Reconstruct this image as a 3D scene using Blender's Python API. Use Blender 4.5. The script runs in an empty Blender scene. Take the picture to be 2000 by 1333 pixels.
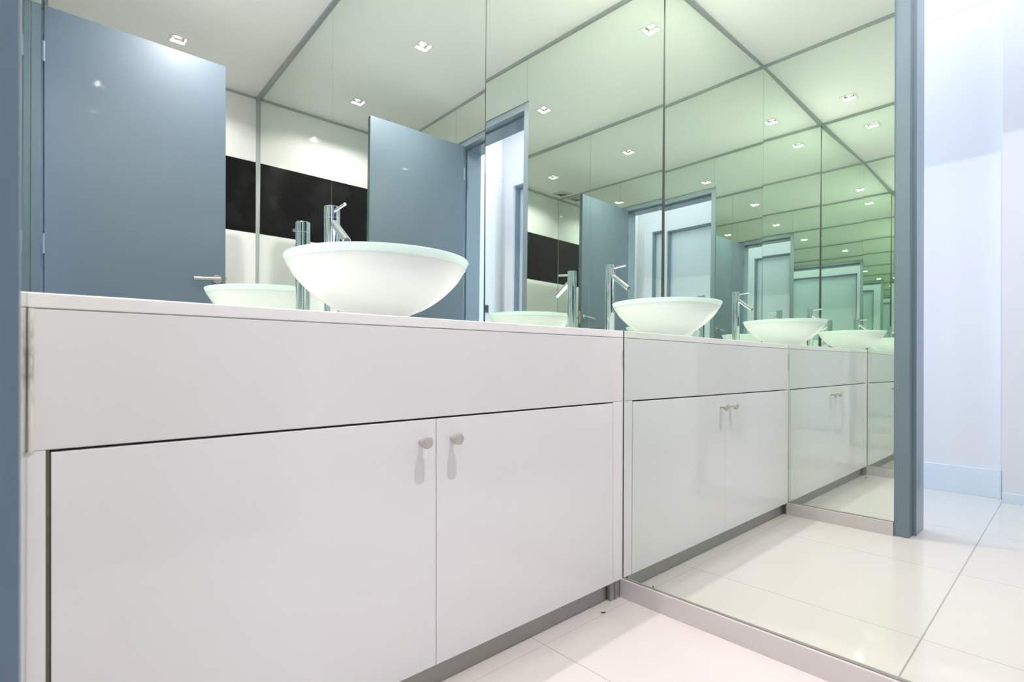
import bpy, bmesh, math
from mathutils import Vector, Matrix

# ------------------------------------------------------------------ camera
SC = bpy.context.scene
COL = SC.collection
EYE = 0.68                                   # camera height above the floor
cam_d = bpy.data.cameras.new('camera')
cam = bpy.data.objects.new('camera', cam_d)
COL.objects.link(cam)
cam.location = (0, 0, EYE)
cam.rotation_euler = (math.radians(90), 0, math.radians(-42.197))
cam_d.sensor_width = 36.0
cam_d.lens = 1024.43 / 2000 * 36
cam_d.shift_y = (706.29 - 666.5) / 2000
cam_d.clip_start = 0.01
cam_d.dof.use_dof = True
cam_d.dof.focus_distance = 1.9
cam_d.dof.aperture_fstop = 6.3
SC.camera = cam

# ------------------------------------------------------------------ world, view
w = bpy.data.worlds.new('world')
SC.world = w
w.use_nodes = True
w.node_tree.nodes['Background'].inputs[0].default_value = (0.75, 0.87, 1.0, 1)
w.node_tree.nodes['Background'].inputs[1].default_value = 1.0
SC.view_settings.view_transform = 'Standard'
SC.view_settings.look = 'None'
SC.view_settings.gamma = 1.0
SC.view_settings.use_curve_mapping = False
SC.view_settings.exposure = -0.04
cy = SC.cycles
cy.max_bounces = 28
cy.glossy_bounces = 28
cy.diffuse_bounces = 8
cy.transmission_bounces = 8
cy.sample_clamp_indirect = 60
cy.use_denoising = True

# ------------------------------------------------------------------ main measures (metres, floor at 0)
XB, XC = 1.258, -0.009                       # right mirror wall, left mirror wall
YA, YD = 1.547, -1.449                       # vanity mirror wall, striped wall opposite
HC = 2.105 + EYE                             # ceiling
YF = 0.908                                   # vanity front
ZT = 0.0886 + EYE                            # counter top
XF = -1.14                                   # far wall of the corridor
YE = -1.0                                    # near end wall of the corridor
XW = -0.20                                   # corridor face of the left wall
HK = 3.05                                    # corridor ceiling
YJ0, YJ1 = -0.435, 0.464                     # clear door opening
ZDO = 1.751 + EYE                            # door leaf top
ZFR = 1.795 + EYE                            # door frame outer top

# lamps of the room: (x, y)
LAMPS = [(0.65, -0.965), (0.65, 0.05), (0.34, 1.25)]
LAMP_W = [14, 34, 25]

def area(name, loc, rot, sx, sy, power, color, shape='RECTANGLE', spread=180):
    d = bpy.data.lights.new(name, 'AREA')
    d.shape = shape; d.size = sx
    if shape in ('RECTANGLE', 'ELLIPSE'): d.size_y = sy
    d.energy = power; d.color = color; d.spread = math.radians(spread)
    o = bpy.data.objects.new(name, d); COL.objects.link(o)
    o.location = loc; o.rotation_euler = rot
    return o
# added area light standing in for daylight from an unseen, assumed corridor window
area('corridor_fill_light', (-0.67, 2.33, 1.45), (math.radians(-90), 0, 0), 0.8, 1.9, 45, (0.60, 0.77, 1.0))

# ------------------------------------------------------------------ materials
MAT = {}
def mat(name, color, rough=0.5, metal=0.0, spec=0.5, coat=0.0, noise=0.0, nscale=8.0, rnoise=0.0,
        stretch=(1, 1, 1), emit=None, estr=0.0):
    m = bpy.data.materials.new(name); m.use_nodes = True
    nt = m.node_tree; b = nt.nodes['Principled BSDF']
    b.inputs['Base Color'].default_value = (*color, 1)
    b.inputs['Roughness'].default_value = rough
    b.inputs['Metallic'].default_value = metal
    b.inputs['Specular IOR Level'].default_value = spec
    b.inputs['Coat Weight'].default_value = coat
    b.inputs['Coat Roughness'].default_value = 0.03
    if noise or rnoise:
        tc = nt.nodes.new('ShaderNodeTexCoord'); mp = nt.nodes.new('ShaderNodeMapping')
        mp.inputs['Scale'].default_value = stretch
        nz = nt.nodes.new('ShaderNodeTexNoise'); nz.inputs['Scale'].default_value = nscale
        nz.inputs['Detail'].default_value = 6
        nt.links.new(tc.outputs['Object'], mp.inputs['Vector'])
        nt.links.new(mp.outputs['Vector'], nz.inputs['Vector'])
        if noise:
            mr = nt.nodes.new('ShaderNodeMapRange')
            mr.inputs['To Min'].default_value = 1 - noise; mr.inputs['To Max'].default_value = 1 + noise
            nt.links.new(nz.outputs['Fac'], mr.inputs['Value'])
            mx = nt.nodes.new('ShaderNodeVectorMath'); mx.operation = 'SCALE'
            mx.inputs[0].default_value = color
            nt.links.new(mr.outputs['Result'], mx.inputs['Scale'])
            nt.links.new(mx.outputs['Vector'], b.inputs['Base Color'])
        if rnoise:
            mr = nt.nodes.new('ShaderNodeMapRange')
            mr.inputs['To Min'].default_value = max(0, rough - rnoise); mr.inputs['To Max'].default_value = rough + rnoise
            nt.links.new(nz.outputs['Fac'], mr.inputs['Value'])
            nt.links.new(mr.outputs['Result'], b.inputs['Roughness'])
    if emit:
        b.inputs['Emission Color'].default_value = (*emit, 1)
        b.inputs['Emission Strength'].default_value = estr
    MAT[name] = m
    return m

mat('ceiling_paint', (0.94, 0.935, 0.92), 0.6, noise=0.015, nscale=3)
mat('wall_paint', (0.68, 0.665, 0.69), 0.55, noise=0.015, nscale=3)
mat('white_gloss', (0.80, 0.80, 0.80), 0.06, spec=0.5, noise=0.01, nscale=4)
mat('white_lacquer', (0.765, 0.757, 0.765), 0.035, spec=0.6, noise=0.012, nscale=5)
mat('apron_glass', (0.72, 0.712, 0.712), 0.05, spec=0.5, noise=0.012, nscale=5)
mat('stone', (0.80, 0.79, 0.775), 0.22, noise=0.05, nscale=18)
mat('white_plastic', (0.83, 0.83, 0.82), 0.35)
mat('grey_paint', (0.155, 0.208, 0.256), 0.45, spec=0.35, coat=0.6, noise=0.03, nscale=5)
mat('grey_paint_darkened', (0.090, 0.125, 0.162), 0.42, spec=0.35, coat=0.3, noise=0.03, nscale=5)  # frame and leaf share one paint; leaf copy darkened against its stronger lamp light
mat('grey_paint_pale', (0.60, 0.64, 0.67), 0.35, noise=0.03, nscale=5)
mat('steel', (0.37, 0.37, 0.355), 0.34, metal=0.75, noise=0.06, nscale=14, stretch=(1, 1, 1))
mat('alu', (0.66, 0.63, 0.625), 0.42, metal=0.45, noise=0.04, nscale=10)
mat('chrome', (0.80, 0.82, 0.84), 0.045, metal=1.0)
mat('satin_steel', (0.62, 0.60, 0.57), 0.28, metal=1.0)
mat('knob_metal', (0.60, 0.555, 0.53), 0.42, metal=0.55)
mat('trim_grey', (0.42, 0.45, 0.455), 0.4, metal=0.3)
mat('seal_dark', (0.055, 0.06, 0.056), 0.75, spec=0.2)
mat('trim_pale', (0.46, 0.47, 0.48), 0.3, metal=0.3)
mat('dark_gap', (0.035, 0.032, 0.03), 0.8)
mat('seam_grey', (0.42, 0.44, 0.42), 0.6)
mat('wood_edge', (0.30, 0.27, 0.21), 0.7, noise=0.25, nscale=30)
mat('skirting_pale', (0.62, 0.68, 0.74), 0.35)
mat('switch_dark', (0.06, 0.09, 0.11), 0.25)
mat('debris', (0.05, 0.045, 0.04), 0.8)
mat('grille', (0.62, 0.62, 0.60), 0.45)
mat('aerator', (0.12, 0.12, 0.12), 0.4, metal=0.6)
mat('fill_glow', (0.9, 0.9, 0.9), 0.4, emit=(0.86, 0.85, 1.0), estr=8)  # glow of the added corridor fill panels
mat('housing_grey', (0.22, 0.22, 0.21), 0.4)
mat('bulb', (1, 1, 1), 0.4, emit=(1.0, 0.95, 0.88), estr=14)

def silicone():
    m = mat('silicone', (0.62, 0.59, 0.53), 0.5)
    nt = m.node_tree; b = nt.nodes['Principled BSDF']
    tc = nt.nodes.new('ShaderNodeTexCoord'); mp = nt.nodes.new('ShaderNodeMapping')
    mp.inputs['Scale'].default_value = (60, 60, 22)
    nz = nt.nodes.new('ShaderNodeTexNoise'); nz.inputs['Scale'].default_value = 1; nz.inputs['Detail'].default_value = 5
    cr = nt.nodes.new('ShaderNodeValToRGB')
    cr.color_ramp.elements[0].position = 0.32; cr.color_ramp.elements[0].color = (0.25, 0.22, 0.18, 1)
    cr.color_ramp.elements[1].position = 0.52; cr.color_ramp.elements[1].color = (0.66, 0.64, 0.60, 1)
    nt.links.new(tc.outputs['Object'], mp.inputs[0]); nt.links.new(mp.outputs[0], nz.inputs[0])
    nt.links.new(nz.outputs['Fac'], cr.inputs[0]); nt.links.new(cr.outputs[0], b.inputs['Base Color'])
silicone()

def black_panel():
    m = mat('black_glass', (0.012, 0.012, 0.012), 0.10, spec=0.12)
    nt = m.node_tree; b = nt.nodes['Principled BSDF']
    tc = nt.nodes.new('ShaderNodeTexCoord')
    n1 = nt.nodes.new('ShaderNodeTexNoise'); n1.inputs['Scale'].default_value = 3.5; n1.inputs['Detail'].default_value = 9
    cr = nt.nodes.new('ShaderNodeValToRGB')
    cr.color_ramp.elements[0].position = 0.50; cr.color_ramp.elements[0].color = (0.002, 0.002, 0.002, 1)
    cr.color_ramp.elements[1].position = 0.85; cr.color_ramp.elements[1].color = (0.022, 0.023, 0.024, 1)
    nt.links.new(tc.outputs['Object'], n1.inputs[0]); nt.links.new(n1.outputs['Fac'], cr.inputs[0])
    nt.links.new(cr.outputs[0], b.inputs['Base Color'])
    mr = nt.nodes.new('ShaderNodeMapRange'); mr.inputs['To Min'].default_value = 0.05; mr.inputs['To Max'].default_value = 0.22
    nt.links.new(n1.outputs['Fac'], mr.inputs['Value']); nt.links.new(mr.outputs[0], b.inputs['Roughness'])
black_panel()

def mirror_mat():
    m = bpy.data.materials.new('mirror_glass'); m.use_nodes = True
    nt = m.node_tree; nt.nodes.clear()
    out = nt.nodes.new('ShaderNodeOutputMaterial')
    g = nt.nodes.new('ShaderNodeBsdfAnisotropic'); g.inputs['Roughness'].default_value = 0.0
    g.inputs['Color'].default_value = (0.880, 0.932, 0.882, 1)
    tc = nt.nodes.new('ShaderNodeTexCoord')
    nz = nt.nodes.new('ShaderNodeTexNoise'); nz.inputs['Scale'].default_value = 1.1; nz.inputs['Detail'].default_value = 1
    bp = nt.nodes.new('ShaderNodeBump'); bp.inputs['Strength'].default_value = 0.009; bp.inputs['Distance'].default_value = 0.004
    nt.links.new(tc.outputs['Object'], nz.inputs[0]); nt.links.new(nz.outputs['Fac'], bp.inputs['Height'])
    nt.links.new(bp.outputs[0], g.inputs['Normal'])
    # a little dust on the glass
    d = nt.nodes.new('ShaderNodeBsdfDiffuse'); d.inputs[0].default_value = (0.75, 0.8, 0.76, 1)
    mx = nt.nodes.new('ShaderNodeMixShader'); mx.inputs[0].default_value = 0.006
    nt.links.new(g.outputs[0], mx.inputs[1]); nt.links.new(d.outputs[0], mx.inputs[2])
    nt.links.new(mx.outputs[0], out.inputs[0])
    MAT['mirror'] = m
mirror_mat()

def basin_mats():
    for nm, col, tr in (('basin_glass', (0.80, 0.832, 0.818), 0.40), ('basin_rim', (0.76, 0.85, 0.825), 0.5)):
        m = bpy.data.materials.new(nm); m.use_nodes = True
        nt = m.node_tree; b = nt.nodes['Principled BSDF']; out = nt.nodes['Material Output']
        b.inputs['Base Color'].default_value = (*col, 1); b.inputs['Roughness'].default_value = 0.16
        b.inputs['Specular IOR Level'].default_value = 0.5
        t = nt.nodes.new('ShaderNodeBsdfTranslucent'); t.inputs[0].default_value = (*col, 1)
        mx = nt.nodes.new('ShaderNodeMixShader'); mx.inputs[0].default_value = tr
        nt.links.new(b.outputs[0], mx.inputs[1]); nt.links.new(t.outputs[0], mx.inputs[2])
        nt.links.new(mx.outputs[0], out.inputs[0])
        MAT[nm] = m
basin_mats()

def floor_mat():
    m = bpy.data.materials.new('floor_tiles'); m.use_nodes = True
    nt = m.node_tree; b = nt.nodes['Principled BSDF']; L = nt.links.new
    tc = nt.nodes.new('ShaderNodeTexCoord'); sp = nt.nodes.new('ShaderNodeSeparateXYZ')
    L(tc.outputs['Object'], sp.inputs[0])
    P = 0.603
    def line(sock, off, half):
        a = nt.nodes.new('ShaderNodeMath'); a.operation = 'SUBTRACT'; L(sock, a.inputs[0]); a.inputs[1].default_value = off - P / 2
        c = nt.nodes.new('ShaderNodeMath'); c.operation = 'PINGPONG'; L(a.outputs[0], c.inputs[0]); c.inputs[1].default_value = P / 2
        s = nt.nodes.new('ShaderNodeMath'); s.operation = 'SUBTRACT'; s.inputs[0].default_value = P / 2; L(c.outputs[0], s.inputs[1])
        g = nt.nodes.new('ShaderNodeMath'); g.operation = 'LESS_THAN'; L(s.outputs[0], g.inputs[0]); g.inputs[1].default_value = half
        return g.outputs[0]
    lx = line(sp.outputs['X'], 0.299, 0.0011)
    ly = line(sp.outputs['Y'], 0.2766, 0.0019)
    ab = nt.nodes.new('ShaderNodeMath'); ab.operation = 'ABSOLUTE'; L(sp.outputs['Y'], ab.inputs[0])
    lt = nt.nodes.new('ShaderNodeMath'); lt.operation = 'LESS_THAN'; L(ab.outputs[0], lt.inputs[0]); lt.inputs[1].default_value = 0.45
    wt = nt.nodes.new('ShaderNodeMapRange'); L(lt.outputs[0], wt.inputs['Value']); wt.inputs['To Min'].default_value = 0.3; wt.inputs['To Max'].default_value = 1.0
    lm = nt.nodes.new('ShaderNodeMath'); lm.operation = 'MULTIPLY'; L(ly, lm.inputs[0]); L(wt.outputs[0], lm.inputs[1])
    ly = lm.outputs[0]
    nz = nt.nodes.new('ShaderNodeTexNoise'); nz.inputs['Scale'].default_value = 2.2; nz.inputs['Detail'].default_value = 4
    L(tc.outputs['Object'], nz.inputs[0])
    cr = nt.nodes.new('ShaderNodeValToRGB')
    cr.color_ramp.elements[0].color = (0.55, 0.515, 0.49, 1); cr.color_ramp.elements[1].color = (0.58, 0.55, 0.525, 1)
    L(nz.outputs['Fac'], cr.inputs[0])
    m1 = nt.nodes.new('ShaderNodeMix'); m1.data_type = 'RGBA'
    L(lx, m1.inputs['Factor']); L(cr.outputs[0], m1.inputs['A']); m1.inputs['B'].default_value = (0.36, 0.32, 0.30, 1)
    m2 = nt.nodes.new('ShaderNodeMix'); m2.data_type = 'RGBA'
    L(ly, m2.inputs['Factor']); L(m1.outputs['Result'], m2.inputs['A']); m2.inputs['B'].default_value = (0.33, 0.31, 0.30, 1)
    L(m2.outputs['Result'], b.inputs['Base Color'])
    b.inputs['Roughness'].default_value = 0.06
    b.inputs['Specular IOR Level'].default_value = 0.45
    MAT['floor'] = m
floor_mat()

# ------------------------------------------------------------------ mesh helpers
def box(bm, x0, x1, y0, y1, z0, z1):
    vs = [bm.verts.new(p) for p in ((x0, y0, z0), (x1, y0, z0), (x1, y1, z0), (x0, y1, z0),
                                    (x0, y0, z1), (x1, y0, z1), (x1, y1, z1), (x0, y1, z1))]
    for f in ((0, 3, 2, 1), (4, 5, 6, 7), (0, 1, 5, 4), (1, 2, 6, 5), (2, 3, 7, 6), (3, 0, 4, 7)):
        bm.faces.new([vs[i] for i in f])

def obj(name, bm, m, parent=None, bevel=0.0, seg=2, smooth=False, origin=None):
    if origin is not None:
        bmesh.ops.translate(bm, verts=bm.verts, vec=-Vector(origin))
    bmesh.ops.recalc_face_normals(bm, faces=bm.faces)
    if bevel:
        bmesh.ops.bevel(bm, geom=list(bm.edges), offset=bevel, segments=seg, profile=0.5, affect='EDGES')
    me = bpy.data.meshes.new(name); bm.to_mesh(me); bm.free()
    if smooth:
        for p in me.polygons: p.use_smooth = True
        me.set_sharp_from_angle(angle=math.radians(38))
    me.materials.append(MAT[m])
    o = bpy.data.objects.new(name, me); COL.objects.link(o)
    if origin is not None: o.location = origin
    if parent is not None:
        o.parent = parent
        if origin is not None: o.location = Vector(origin) - parent.location
        else: o.location = -parent.location
    return o

def boxes(name, bs, m, parent=None, bevel=0.0, seg=2):
    bm = bmesh.new()
    for b in bs: box(bm, *b)
    return obj(name, bm, m, parent, bevel, seg)

def tag(o, label, cat, group=None):
    o['label'] = label; o['category'] = cat
    if group: o['group'] = group
    return o
def struct(o):
    o['kind'] = 'structure'; return o
def thing(name, loc, label, cat, group=None):
    o = bpy.data.objects.new(name, None); COL.objects.link(o); o.location = loc
    o.empty_display_size = 0.05
    return tag(o, label, cat, group)

def lathe(bm, prof, c=(0, 0, 0), seg=64, axis='z'):
    rings = []
    for r, z in prof:
        ring = []
        if r < 1e-6:
            ring = [bm.verts.new((0, 0, z))]
        else:
            for i in range(seg):
                a = 2 * math.pi * i / seg
                ring.append(bm.verts.new((r * math.cos(a), r * math.sin(a), z)))
        rings.append(ring)
    for a, b in zip(rings, rings[1:]):
        if len(a) == 1 and len(b) == 1: continue
        for i in range(seg):
            j = (i + 1) % seg
            if len(a) == 1: bm.faces.new((a[0], b[i], b[j]))
            elif len(b) == 1: bm.faces.new((a[i], a[j], b[0]))
            else: bm.faces.new((a[i], a[j], b[j], b[i]))
    allv = [v for r in rings for v in r]
    if axis == '-y':
        bmesh.ops.rotate(bm, verts=allv, cent=(0, 0, 0), matrix=Matrix.Rotation(math.radians(90), 3, 'X'))
    bmesh.ops.translate(bm, verts=allv, vec=c)
    return allv

def rod(bm, p0, p1, r0, r1=None, seg=24, bev=0.0008):
    """closed round bar from p0 to p1 with softened ends"""
    r1 = r0 if r1 is None else r1
    p0, p1 = Vector(p0), Vector(p1); d = p1 - p0; L = d.length
    prof = [(0, 0), (r0 - bev, 0), (r0, bev), (r1, L - bev), (r1 - bev, L), (0, L)]
    vs = lathe(bm, prof, seg=seg)
    q = Vector((0, 0, 1)).rotation_difference(d.normalized()).to_matrix()
    bmesh.ops.rotate(bm, verts=vs, cent=(0, 0, 0), matrix=q)
    bmesh.ops.translate(bm, verts=vs, vec=p0)

# ------------------------------------------------------------------ mirrors hang a fraction of a degree out of true
def plane(base, yaw, pitch, pt):
    a, p = math.radians(yaw), math.radians(pitch)
    n = Vector((base[0] * math.cos(a) - base[1] * math.sin(a), base[0] * math.sin(a) + base[1] * math.cos(a), 0)) * math.cos(p)
    n.z = math.sin(p)
    return n, Vector(pt)
PA = plane((0, 1), -0.487, 0.222, (0.7, YA, EYE))
PB = plane((1, 0), 0.250, -0.271, (XB, YF, EYE))
PC = plane((-1, 0), 0.150, 0.167, (XC, YF, EYE))
def yA(x, z): n, q = PA; return q.y - (n.x * (x - q.x) + n.z * (z - q.z)) / n.y
def xBC(P, y, z): n, q = P; return q.x - (n.y * (y - q.y) + n.z * (z - q.z)) / n.x

def mirror_panel(name, P, poly, label, thick=0.005, group=None):
    """poly: list of (u, z) with u = x on the vanity wall and y on the side walls; the front face lies in the plane P"""
    bm = bmesh.new(); n = P[0]
    if P is PA: pts = [Vector((u, yA(u, z), z)) for u, z in poly]
    else: pts = [Vector((xBC(P, u, z), u, z)) for u, z in poly]
    fr = [bm.verts.new(p) for p in pts]; bk = [bm.verts.new(p + n * thick) for p in pts]
    bm.faces.new(fr); bm.faces.new(bk[::-1])
    k = len(poly)
    for i in range(k):
        j = (i + 1) % k
        f = bm.faces.new((fr[j], fr[i], bk[i], bk[j])); f.material_index = 1
    bmesh.ops.recalc_face_normals(bm, faces=bm.faces)
    me = bpy.data.meshes.new(name); bm.to_mesh(me); bm.free()
    me.materials.append(MAT['mirror']); me.materials.append(MAT['seam_grey'])
    o = bpy.data.objects.new(name, me); COL.objects.link(o)
    return tag(o, label, 'mirror', group)

TR = 0.017                                   # ceiling trim height
G = 0.0010                                   # half the gap between panels
zt_ = HC - TR
BZ = -0.6267 + EYE                           # top of the metal baseboards
mirror_panel('mirror', PA, [(xBC(PC, YA, ZT) + 0.0006, ZT + 0.001), (xBC(PB, YA, ZT) - 0.0015, ZT + 0.001), (xBC(PB, YA, zt_) - 0.0015, zt_), (xBC(PC, YA, zt_) + 0.0006, zt_)],
             'wide frameless mirror above the counter behind the frosted basin')
mirror_panel('mirror', PB, [(YF - 0.001, BZ), (0.065 + G, BZ), (0.065 + G, zt_), (YA - 0.0075, zt_), (YA - 0.0075, ZT + 0.001), (YF - 0.001, ZT + 0.001)],
             'tall frameless mirror panel on the right wall, touching the right end of the counter')
mirror_panel('mirror', PB, [(0.065 - G, BZ), (YD + 0.006, BZ), (YD + 0.006, zt_), (0.065 - G, zt_)],
             'tall frameless mirror panel on the right wall, reaching the black striped wall')
mirror_panel('mirror', PC, [(0.5135, BZ), (YF - 0.001, BZ), (YF - 0.001, ZT + 0.001), (YA + 0.003, ZT + 0.001), (YA + 0.003, zt_), (0.495 + G, zt_), (0.495 + G, ZFR), (0.5135, ZFR)],
             'tall mirror panel between the grey door frame and the left end of the counter')
mirror_panel('mirror', PC, [(-0.498 + G, ZFR), (0.495 - G, ZFR), (0.495 - G, zt_), (-0.498 + G, zt_)],
             'low wide mirror panel above the grey door frame')
mirror_panel('mirror', PC, [(YD + 0.006, BZ), (-0.487, BZ), (-0.487, ZFR), (-0.498 - G, ZFR), (-0.498 - G, zt_), (YD + 0.006, zt_)],
             'tall mirror panel behind the open grey door next to the striped wall')

# ------------------------------------------------------------------ shell
def structure(name, bs, m, bevel=0.0):
    return struct(boxes(name, bs, m, None, bevel))
# floor runs through the doorway into the corridor
structure('floor', [(-1.35, 1.42, -1.60, 2.40, -0.08, 0.0)], 'floor')

# room ceiling, one slab with square holes for the lamps
HOLE = 0.043
def ceiling_slab():
    bm = bmesh.new()
    xs = sorted({-0.03, 1.40} | {c + s * HOLE for c, _ in LAMPS for s in (-1, 1)})
    ys = sorted({YD - 0.12, YA + 0.12} | {c + s * HOLE for _, c in LAMPS for s in (-1, 1)})
    for x0, x1 in zip(xs, xs[1:]):
        for y0, y1 in zip(ys, ys[1:]):
            mx, my = (x0 + x1) / 2, (y0 + y1) / 2
            if any(abs(mx - a) < HOLE and abs(my - b) < HOLE for a, b in LAMPS): continue
            vs = [bm.verts.new(p) for p in ((x0, y0, HC), (x0, y1, HC), (x1, y1, HC), (x1, y0, HC))]
            bm.faces.new(vs)
    bmesh.ops.remove_doubles(bm, verts=bm.verts, dist=1e-5)
    r = bmesh.ops.extrude_face_region(bm, geom=list(bm.faces))
    bmesh.ops.translate(bm, verts=[v for v in r['geom'] if isinstance(v, bmesh.types.BMVert)], vec=(0, 0, 0.02))
    return struct(obj('ceiling', bm, 'ceiling_paint'))
ceiling_slab()
ck = structure('ceiling_corridor', [(-1.35, XW, -1.15, 2.40, HK, HK + 0.06)], 'ceiling_paint')
lp = boxes('fill_panel', [(-0.85, -0.35, 0.25, 0.85, HK - 0.012, HK - 0.001)], 'fill_glow', ck, 0.002)  # unseen glowing panels, added to brighten the corridor, jamb and door
boxes('fill_panel', [(-0.80, -0.35, -0.80, -0.25, HK - 0.012, HK - 0.001)], 'fill_glow', ck, 0.002)

structure('wall_back', [(-0.2, 1.42, YA + 0.02, YA + 0.12, 0, HC)], 'seam_grey')
structure('wall_right', [(XB + 0.026, 1.42, YD - 0.12, YA + 0.02, 0, HC)], 'seam_grey')
structure('wall_front', [(-0.2, 1.42, YD - 0.12, YD - 0.008, 0, HC)], 'wall_paint')
# left wall around the doorway; its corridor side is white plaster
structure('wall_left', [(XW + 0.02, -0.0215, 0.513, YA + 0.02, 0, HC), (XW + 0.02, -0.0215, YD - 0.008, -0.487, 0, HC),
                        (XW + 0.02, -0.0215, -0.487, 0.513, ZFR, HC)], 'seam_grey')
structure('wall_left_corridor_face', [(XW, XW + 0.02, 0.513, 2.40, 0, HK), (XW, XW + 0.02, YE - 0.1, -0.487, 0, HK),
                        (XW, XW + 0.02, -0.487, 0.513, ZFR, HK)], 'wall_paint')
structure('trim_15', [(XF, XF + 0.0015, YE, 2.36, 2.584, 2.588), (XF, XW, YE, YE + 0.0015, 2.584, 2.588)], 'skirting_pale')
structure('wall_corridor_far', [(XF - 0.1, XF, 0.13, 2.40, 0, HK), (XF - 0.1, XF, YE - 0.1, -0.72, 0, HK),
                        (XF - 0.1, XF, -0.72, 0.13, 1.745 + EYE, HK), (XF - 0.1, XF - 0.06, -0.72, 0.13, 0, 1.745 + EYE)], 'wall_paint')
structure('wall_corridor_end', [(XF, XW, YE - 0.1, YE, 0, HK)], 'ceiling_paint')
structure('wall_corridor_assumed_window', [(XF, -1.08, 2.36, 2.42, 0, HK), (-0.26, XW + 0.02, 2.36, 2.42, 0, HK),
                        (-1.08, -0.26, 2.36, 2.42, 0, 0.45), (-1.08, -0.26, 2.36, 2.42, 2.42, HK)], 'wall_paint')
wf = struct(boxes('assumed_window_1', [(-1.08, -1.04, 2.35, 2.41, 0.45, 2.42), (-0.30, -0.26, 2.35, 2.41, 0.45, 2.42),
                        (-1.04, -0.30, 2.35, 2.41, 0.45, 0.49), (-1.04, -0.30, 2.35, 2.41, 2.38, 2.42)], 'white_plastic'))  # assumed window, out of view, added as a light source for the corridor

BT = 0.012
# glossy panels of the striped wall
zb0, zb1 = 1.0105 + EYE, 1.5834 + EYE
struct(boxes('wall_front_lower_panel', [(XC - 0.01, XB + 0.016, YD - 0.008, YD, BZ, zb0 - 0.0006)], 'white_gloss'))
struct(boxes('wall_front_black_band', [(XC - 0.01, XB + 0.016, YD - 0.008, YD, zb0 + 0.0006, zb1 - 0.0006)], 'black_glass'))
struct(boxes('wall_front_upper_panel', [(XC - 0.01, XB + 0.016, YD - 0.008, YD, zb1 + 0.0006, HC - TR)], 'white_gloss'))

mat('shadow_line', (0.22, 0.21, 0.19), 0.5)  # colour of the shadow line painted as strips along the baseboard tops
structure('shade_strip_right', [(XB - 0.0055, XB + 0.001, YD + BT, YF, BZ - 0.001, BZ + 0.0025)], 'shadow_line')
structure('shade_strip_left', [(XC - 0.001, XC + 0.0055, 0.514, YF, BZ - 0.001, BZ + 0.0025)], 'shadow_line')
# slim metal trims along the ceiling and in the corners
T = 0.011
structure('trim_1', [(XB + 0.0005, XB + 0.022, YD, YA, HC - TR, HC)], 'trim_grey')
structure('trim_2', [(XC - 0.012, XC + 0.016, YD, YA, HC - TR, HC)], 'trim_grey')
structure('trim_3', [(XC + 0.016, XB + 0.0005, YA - 0.018, YA + 0.018, HC - TR, HC)], 'trim_grey')
structure('trim_4', [(XC + 0.016, XB + 0.0005, YD - 0.008, YD + T, HC - TR, HC)], 'trim_grey')
structure('trim_5', [(XB + 0.001, XB + 0.022, YD, YD + 0.008, BZ, HC - TR)], 'trim_pale')
structure('trim_6', [(XC - 0.01, XC + 0.010, YD, YD + 0.008, BZ, HC - TR)], 'trim_pale')
# dark silicone line where vanity mirror and right mirror meet
def seal(name, P, side, y0, y1, z0, z1, out, m='seal_dark'):
    bm = bmesh.new(); vs = []
    for z in (z0, z1):
        for y in (y0, y1):
            x = xBC(P, (y0 + y1) / 2, z)
            vs.append((bm.verts.new((x - side * out, y, z)), bm.verts.new((x + side * 0.006, y, z))))
    (a, a2), (b, b2), (c, c2), (d, d2) = vs
    for f in ((a, b, d, c), (a2, c2, d2, b2), (a, c, c2, a2), (b, b2, d2, d), (a, a2, b2, b), (c, d, d2, c2)): bm.faces.new(f)
    return struct(obj(name, bm, m))
seal('trim_7', PB, 1, YA - 0.0075, YA + 0.004, ZT, HC - TR, 0.0022)
seal('trim_11', PC, -1, YA - 0.0052, YA + 0.006, ZT, HC - TR, 0.0007)
seal('trim_14', PB, 1, YF - 0.0022, YF - 0.0002, BZ + 0.003, ZT, 0.0009)
# metal baseboards
structure('baseboard_right', [(XB - BT, XB + 0.006, YD + BT, YF + 0.004, 0, BZ)], 'alu', 0.0008)
structure('baseboard_left', [(XC - 0.012, XC + BT, 0.514, YF + 0.004, 0, BZ), (XC - 0.012, XC + BT, YD + BT, -0.488, 0, BZ)], 'alu', 0.0008)
structure('baseboard_front', [(XC, XB - 0.001, YD, YD + BT, 0, BZ)], 'alu', 0.0008)
structure('baseboard_corridor', [(XF, XF + 0.012, 0.285, 2.36, 0, 0.145)], 'skirting_pale', 0.001)
structure('baseboard_corridor_end', [(XF, XW, YE, YE + 0.012, 0, 0.145)], 'skirting_pale', 0.001)

# ------------------------------------------------------------------ door frame of the bathroom (grey)
FX = -0.0078
fr = []
for (y0, y1, s) in ((YJ1, 0.513, -1), (-0.487, YJ0, 1)):
    fr.append((-0.060, FX, y0, y1, 0, ZFR))                                  # rebated outer part
    fr.append((XW - 0.004, -0.0615, y0, y1, 0, ZFR))
    if s < 0: fr.append((XW - 0.004, -0.064, y0 - 0.013, y0, 0, ZFR - 0.049))
    else: fr.append((XW - 0.004, -0.064, y1, y1 + 0.013, 0, ZFR - 0.049))
fr.append((-0.060, FX, YJ0, YJ1, ZFR - 0.049, ZFR))
fr.append((XW - 0.004, -0.0615, YJ0, YJ1, ZFR - 0.049, ZFR))
fr.append((XW - 0.004, -0.064, YJ0 + 0.013, YJ1 - 0.013, ZFR - 0.062, ZFR - 0.049))
structure('trim_8', fr, 'grey_paint', 0.0008)

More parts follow.
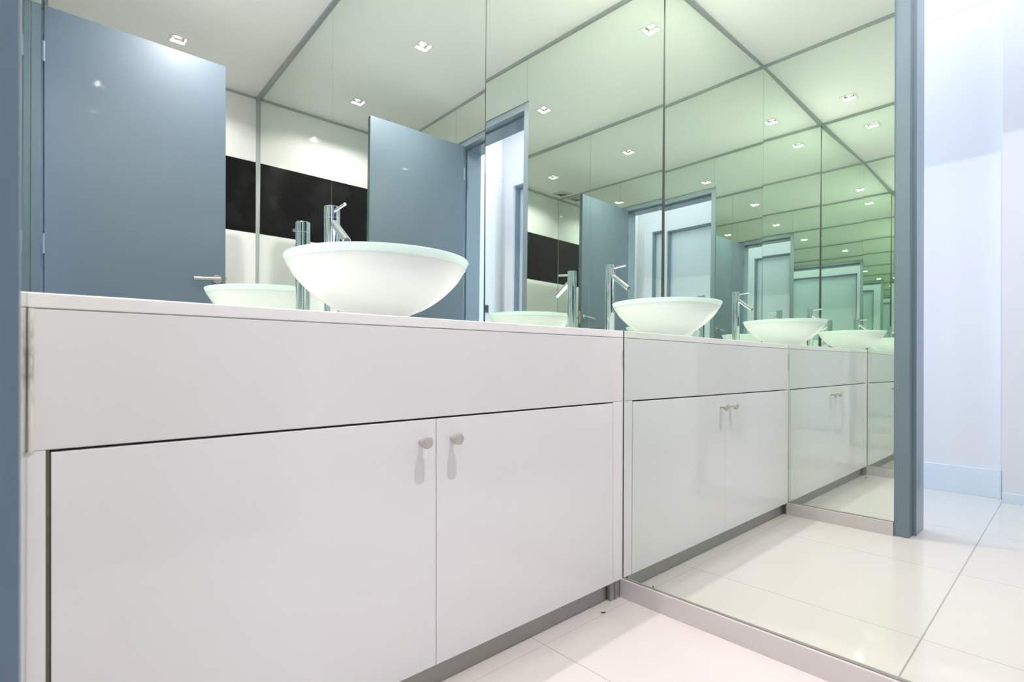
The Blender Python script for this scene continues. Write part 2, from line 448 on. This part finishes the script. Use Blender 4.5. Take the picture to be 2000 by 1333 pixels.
# bathroom door, open at a right angle into the room
def bathroom_door():
    ang = math.atan2(-0.398 + 0.386, 0.807 + 0.007)
    hx, hy = -0.004, -0.3864
    root = boxes('door_1', [(0, 0.8115, -0.040, 0, 0.006, ZDO)], 'grey_paint_darkened', None, 0.001)
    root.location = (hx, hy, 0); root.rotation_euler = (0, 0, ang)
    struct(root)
    lx, lz = 0.766, 0.472 + EYE
    def part(name, bm, m, parent=root, smooth=True, bevel=0):
        bmesh.ops.recalc_face_normals(bm, faces=bm.faces)
        me = bpy.data.meshes.new(name); bm.to_mesh(me); bm.free()
        if smooth:
            for p in me.polygons: p.use_smooth = True
            me.set_sharp_from_angle(angle=math.radians(38))
        me.materials.append(MAT[m]); o = bpy.data.objects.new(name, me); COL.objects.link(o); o.parent = parent
        return o
    for s, y in ((1, 0.0), (-1, -0.040)):
        bm = bmesh.new(); rod(bm, (lx, y, lz), (lx, y + s * 0.008, lz), 0.0255, seg=40)
        ro = part('rosette', bm, 'satin_steel')
        bm = bmesh.new()
        rod(bm, (lx, y + s * 0.006, lz), (lx, y + s * 0.050, lz), 0.0095)
        rod(bm, (lx + 0.009, y + s * 0.047, lz), (lx - 0.130, y + s * 0.047, lz - 0.010), 0.0095)
        part('lever', bm, 'satin_steel', ro)
    bm = bmesh.new(); box(bm, 0.8115, 0.822, -0.026, -0.014, lz + 0.004, lz + 0.026); part('latch_bolt', bm, 'satin_steel', smooth=False)
    bm = bmesh.new(); box(bm, 0.8112, 0.8125, -0.032, -0.008, lz - 0.07, lz + 0.06); part('latch_plate', bm, 'satin_steel', smooth=False)
    for z in (0.25, 1.2, 2.15):
        bm = bmesh.new(); rod(bm, (-0.002, 0.004, z), (-0.002, 0.004, z + 0.1), 0.006); part('hinge', bm, 'grey_paint')
bathroom_door()

# ------------------------------------------------------------------ corridor door opposite with its white surround
S0, S1, S2, S3 = -0.83, -0.72, 0.13, 0.275
sz = 1.745 + EYE
structure('trim_9', [(XF, -1.04, S0, S1, 0, sz + 0.11), (XF, -1.04, S2, S3, 0, sz + 0.11), (XF, -1.04, S1, S2, sz, sz + 0.11)], 'wall_paint', 0.001)
structure('trim_10', [(-1.165, -1.068, S1, S1 + 0.022, 0, sz), (-1.165, -1.068, S2 - 0.022, S2, 0, sz), (-1.165, -1.068, S1 + 0.022, S2 - 0.022, sz - 0.018, sz)], 'grey_paint', 0.001)
structure('baseboard_surround', [(-1.04, -1.032, S2, S3, 0, 0.05), (-1.04, -1.032, S0, S1, 0, 0.05)], 'skirting_pale', 0.0008)
structure('door_2', [(-1.150, -1.115, S1 + 0.024, S2 - 0.024, 0.006, sz - 0.020)], 'grey_paint_pale', 0.001)

# ------------------------------------------------------------------ countertop and vanity
ct = boxes('countertop', [(XC - 0.003, XB + 0.003, YF, YA - 0.012, ZT - 0.0197, ZT)], 'stone', None, 0.0015, 3)
tag(ct, 'thin white stone countertop running from mirror wall to mirror wall', 'countertop')

V = thing('vanity_cabinet', (0.62, 1.2, 0), 'white lacquered vanity cabinet with two doors and round knobs under the countertop', 'cabinet')
ZG = -0.1172 + EYE                           # line between apron and doors
ZDB = -0.6279 + EYE                          # underside of the doors
AT = ZT - 0.0207
boxes('carcass', [(XC + 0.002, XB - 0.002, YF + 0.030, YA - 0.015, 0.052, AT - 0.001)], 'dark_gap', V)
boxes('apron_panel', [(XC - 0.003, XB + 0.003, YF + 0.0008, YF + 0.026, ZG + 0.0022, AT)], 'apron_glass', V, 0.0012)
boxes('side_strip', [(XC - 0.003, 0.0088, YF + 0.0006, YF + 0.028, ZDB, ZG + 0.0016)], 'white_lacquer', V, 0.0008)
boxes('side_strip', [(1.2105, XB + 0.003, YF + 0.0004, YF + 0.028, ZDB, ZG + 0.0016)], 'white_lacquer', V, 0.0008)
boxes('slot_edge', [(0.0090, 0.0128, YF + 0.009, YF + 0.028, ZDB, ZG)], 'wood_edge', V)
xs_ = 0.612
kx = (0.5745, 0.6510)
for x0, x1, k in ((0.0140, xs_ - 0.0007, kx[0]), (xs_ + 0.0007, 1.2085, kx[1])):
    d = boxes('door', [(x0, x1, YF, YF + 0.020, ZDB, ZG - 0.0016)], 'white_lacquer', V, 0.0010, 3)
    bm = bmesh.new()
    prof = [(0, 0), (0.0052, 0), (0.0046, 0.010), (0.0048, 0.0145), (0.0096, 0.0162), (0.0120, 0.0180), (0.0126, 0.0250), (0.0121, 0.0278), (0.0108, 0.0286), (0, 0.0286)]
    lathe(bm, prof, (k, YF + 0.0005, -0.1615 + EYE), 40, '-y')
    kn = obj('knob', bm, 'knob_metal', None, smooth=True)
    kn.parent = d; kn.location = -(V.location + d.location)
boxes('toe_kick', [(XC + 0.002, 1.200, YF + 0.0175, YF + 0.030, 0.0, 0.0525)], 'steel', V, 0.0006)
boxes('corner_profile', [(1.2025, XB - BT - 0.001, YF + 0.004, YF + 0.030, 0.001, 0.0525), (1.222, 1.228, YF + 0.001, YF + 0.004, 0.001, 0.0525)], 'steel', V, 0.0006)
# silicone beads at both ends of the apron
bm = bmesh.new(); rod(bm, (XC + 0.0035, YF + 0.0012, ZG + 0.001), (XC + 0.0035, YF + 0.0012, AT), 0.0032, seg=12)
obj('silicone_bead', bm, 'silicone', V, smooth=True)
bm = bmesh.new(); rod(bm, (XB - 0.0032, YF + 0.0012, ZG + 0.001), (XB - 0.0032, YF + 0.0012, AT), 0.0024, seg=12)
obj('silicone_bead', bm, 'silicone', V, smooth=True)
# dark joint under the stone edge
boxes('joint_shadow_gap', [(XC + 0.006, XB - 0.004, YF + 0.0025, YF + 0.026, AT - 0.0002, AT + 0.0008)], 'wood_edge', V)

# ------------------------------------------------------------------ basin
BX, BY = 0.6152, 1.1568
Bs = thing('basin', (BX, BY, ZT), 'round frosted white glass vessel basin standing on the countertop', 'basin')
H = 0.1531
outer = [(0.048, 0.0), (0.054, 0.008), (0.074, 0.023), (0.115, 0.0420), (0.152, 0.068), (0.184, 0.099), (0.200, 0.1225), (0.2066, 0.1335)]
def smooth_prof(p, n=6):
    out = []
    for i in range(len(p) - 1):
        p0 = p[max(i - 1, 0)]; p1 = p[i]; p2 = p[i + 1]; p3 = p[min(i + 2, len(p) - 1)]
        for k in range(n):
            t = k / n
            out.append(tuple(0.5 * (2 * p1[j] + (p2[j] - p0[j]) * t + (2 * p0[j] - 5 * p1[j] + 4 * p2[j] - p3[j]) * t * t
                                    + (3 * p1[j] - p0[j] - 3 * p2[j] + p3[j]) * t ** 3) for j in (0, 1)))
    out.append(p[-1]); return out
op = smooth_prof(outer) + [(0.2078, 0.1338), (0.2084, 0.1350), (0.2080, 0.1362)]
inner = smooth_prof([(0.1985, 0.136), (0.190, 0.1225), (0.173, 0.099), (0.140, 0.068), (0.106, 0.0445), (0.066, 0.030), (0.030, 0.022)])
bm = bmesh.new()
lathe(bm, [(0.0, 0.0)] + op + inner + [(0.0, 0.021)], (BX, BY, ZT + 0.0002), 128)
obj('bowl', bm, 'basin_glass', Bs, smooth=True)
bm = bmesh.new()
lathe(bm, [(0.1987, 0.1364), (0.2078, 0.1364), (0.2118, 0.1445), (0.2150, 0.1512), (0.2146, 0.1528), (0.2134, 0.1531), (0.2100, 0.1500), (0.2040, 0.1430), (0.1987, 0.1364)], (BX, BY, ZT + 0.0002), 128)
obj('rim', bm, 'basin_rim', Bs, smooth=True)
bm = bmesh.new()
lathe(bm, [(0, 0.0215), (0.026, 0.0225), (0.031, 0.0245), (0.030, 0.027), (0.014, 0.0285), (0, 0.029)], (BX, BY, ZT + 0.0002), 48)
obj('drain', bm, 'chrome', Bs, smooth=True)

# ------------------------------------------------------------------ faucet
TX, TY = 0.6166, 1.4348
F = thing('faucet', (TX, TY, ZT), 'tall chrome cylinder faucet with slanted spout standing behind the glass basin', 'faucet')
zt2 = 0.4345 + EYE; zc = 0.402 + EYE
R = 0.0216
bm = bmesh.new()
lathe(bm, [(0, 0), (0.0255, 0), (0.0258, 0.003), (0.0225, 0.0045), (R, 0.006), (R, zc - 0.0008 - ZT), (R - 0.0008, zc - ZT), (0, zc - ZT)], (TX, TY, ZT), 64)
obj('body', bm, 'chrome', F, smooth=True)
bm = bmesh.new()
lathe(bm, [(0, 0), (R - 0.0015, 0), (R - 0.0015, 0.0012), (R, 0.0018), (R, zt2 - zc - 0.0015), (R - 0.0012, zt2 - zc), (0, zt2 - zc)], (TX, TY, zc), 64)
cap = obj('cap', bm, 'chrome', F, smooth=True)
bm = bmesh.new()
rod(bm, (TX, TY - 0.018, 0.4195 + EYE), (TX, 1.350, 0.4245 + EYE), 0.0044)
obj('lever', bm, 'chrome', F, smooth=True)
bm = bmesh.new()
rod(bm, (TX, TY - 0.006, 0.392 + EYE), (TX, 1.338, 0.3225 + EYE), 0.0108, seg=32)
sp_ = obj('spout', bm, 'chrome', F, smooth=True)
dv = (Vector((TX, 1.338, 0.3225)) - Vector((TX, TY - 0.006, 0.392))).normalized()
p = Vector((TX, 1.338, 0.3225 + EYE))
bm = bmesh.new(); rod(bm, p - dv * 0.004, p + dv * 0.002, 0.0088, seg=32, bev=0.0004)
ae = obj('aerator', bm, 'aerator', None, smooth=True); ae.parent = sp_; ae.location = -(F.location + sp_.location)

# ------------------------------------------------------------------ recessed lamps
def square_ring(bm, cx, cy, ri, ro, z0, z1):
    box(bm, cx - ro, cx + ro, cy - ro, cy - ri, z0, z1); box(bm, cx - ro, cx + ro, cy + ri, cy + ro, z0, z1)
    box(bm, cx - ro, cx - ri, cy - ri, cy + ri, z0, z1); box(bm, cx + ri, cx + ro, cy - ri, cy + ri, z0, z1)
names = ['square recessed downlight in the ceiling near the black striped wall',
         'square recessed downlight in the middle of the ceiling in front of the doorway',
         'square recessed downlight in the ceiling above the counter, nearest the vanity mirror']
def downlight(cx, cy, label, watt):
    t = thing('recessed_downlight', (cx, cy, HC), label, 'ceiling light', 'square downlights in the bathroom ceiling')
    bm = bmesh.new(); square_ring(bm, cx, cy, HOLE - 0.001, HOLE + 0.011, HC - 0.004, HC - 0.0002)
    obj('frame', bm, 'white_plastic', t, bevel=0.0008)
    bm = bmesh.new()
    h = HOLE - 0.002
    square_ring(bm, cx, cy, h - 0.002, h, HC - 0.002, HC + 0.055)
    box(bm, cx - h, cx + h, cy - h, cy + h, HC + 0.055, HC + 0.057)
    obj('housing', bm, 'housing_grey', t)
    bm = bmesh.new()
    lathe(bm, [(0.024, 0.0), (0.030, 0.004), (0.030, 0.012), (0.024, 0.014), (0.0245, 0.004), (0.024, 0.0)], (cx, cy, HC + 0.020), 40)
    obj('bulb_holder', bm, 'satin_steel', t, smooth=True)
    bm = bmesh.new()
    lathe(bm, [(0, 0.0), (0.012, 0.001), (0.0235, 0.006), (0.0235, 0.010), (0.012, 0.024), (0, 0.026)], (cx, cy, HC + 0.020), 40)
    obj('bulb', bm, 'bulb', t, smooth=True)
    a = area('bulb_light', (cx, cy, HC + 0.018), (0, 0, 0), 0.028, 0.028, watt, (1.0, 0.895, 0.90), 'DISK', 160)
    a.parent = t; a.location = (0, 0, 0.018)
for (cx, cy_), lb, wt in zip(LAMPS, names, LAMP_W):
    downlight(cx, cy_, lb, wt)

# ------------------------------------------------------------------ air vent
def vent(cx, cy):
    t = thing('ceiling_vent', (cx, cy, HC), 'square white louvred air vent in the ceiling corner above the striped wall', 'vent')
    bm = bmesh.new(); square_ring(bm, cx, cy, 0.068, 0.088, HC - 0.008, HC - 0.0003); obj('frame', bm, 'grille', t, bevel=0.001)
    for i in range(4):
        r0 = 0.064 - i * 0.016
        bm = bmesh.new()
        vs = []
        for rr, z in ((r0, HC - 0.001), (r0 - 0.011, HC - 0.010)):
            vs.append([bm.verts.new((cx + sx * rr, cy + sy * rr, z)) for sx, sy in ((-1, -1), (1, -1), (1, 1), (-1, 1))])
            vs.append([bm.verts.new((cx + sx * (rr + 0.0012), cy + sy * (rr + 0.0012), z - 0.0002)) for sx, sy in ((-1, -1), (1, -1), (1, 1), (-1, 1))])
        a, a2, b, b2 = vs
        for k in range(4):
            j = (k + 1) % 4
            bm.faces.new((a[k], a[j], b[j], b[k])); bm.faces.new((a2[k], b2[k], b2[j], a2[j]))
            bm.faces.new((b[k], b[j], b2[j], b2[k])); bm.faces.new((a[k], a2[k], a2[j], a[j]))
        obj('louvre', bm, 'grille', t)
    bm = bmesh.new(); box(bm, cx - 0.068, cx + 0.068, cy - 0.068, cy + 0.068, HC - 0.0008, HC - 0.0003); obj('duct_opening', bm, 'dark_gap', t)
vent(0.148, -1.262)

# ------------------------------------------------------------------ switch on the corridor end wall, crumb on the floor
sw = thing('wall_switch', (-0.93, YE, 0.535 + EYE), 'small square dark wall switch with pale frame on the white corridor wall', 'switch')
boxes('frame', [(-0.978, -0.882, YE, YE + 0.008, 0.487 + EYE, 0.583 + EYE)], 'grey_paint_pale', sw, 0.001)
for i, (a, b) in enumerate(((-0.966, -0.931), (-0.929, -0.894))):
    boxes('rocker', [(a, b, YE + 0.008, YE + 0.012, 0.499 + EYE, 0.571 + EYE)], 'switch_dark', sw, 0.001)

bm = bmesh.new()
pts = [(1.128, 0.889), (1.133, 0.8865), (1.1385, 0.8835), (1.141, 0.8800), (1.135, 0.8805), (1.130, 0.8845)]
lo = [bm.verts.new((x, y, 0.0002)) for x, y in pts]; hi = [bm.verts.new((x * 0.9 + 0.1134, y * 0.9 + 0.0884, 0.0022)) for x, y in pts]
bm.faces.new(lo[::-1]); bm.faces.new(hi)
for i in range(6):
    j = (i + 1) % 6; bm.faces.new((lo[i], lo[j], hi[j], hi[i]))
tag(obj('debris_chip', bm, 'debris', None), 'tiny dark chip of debris lying on the white floor tiles by the cabinet', 'debris')
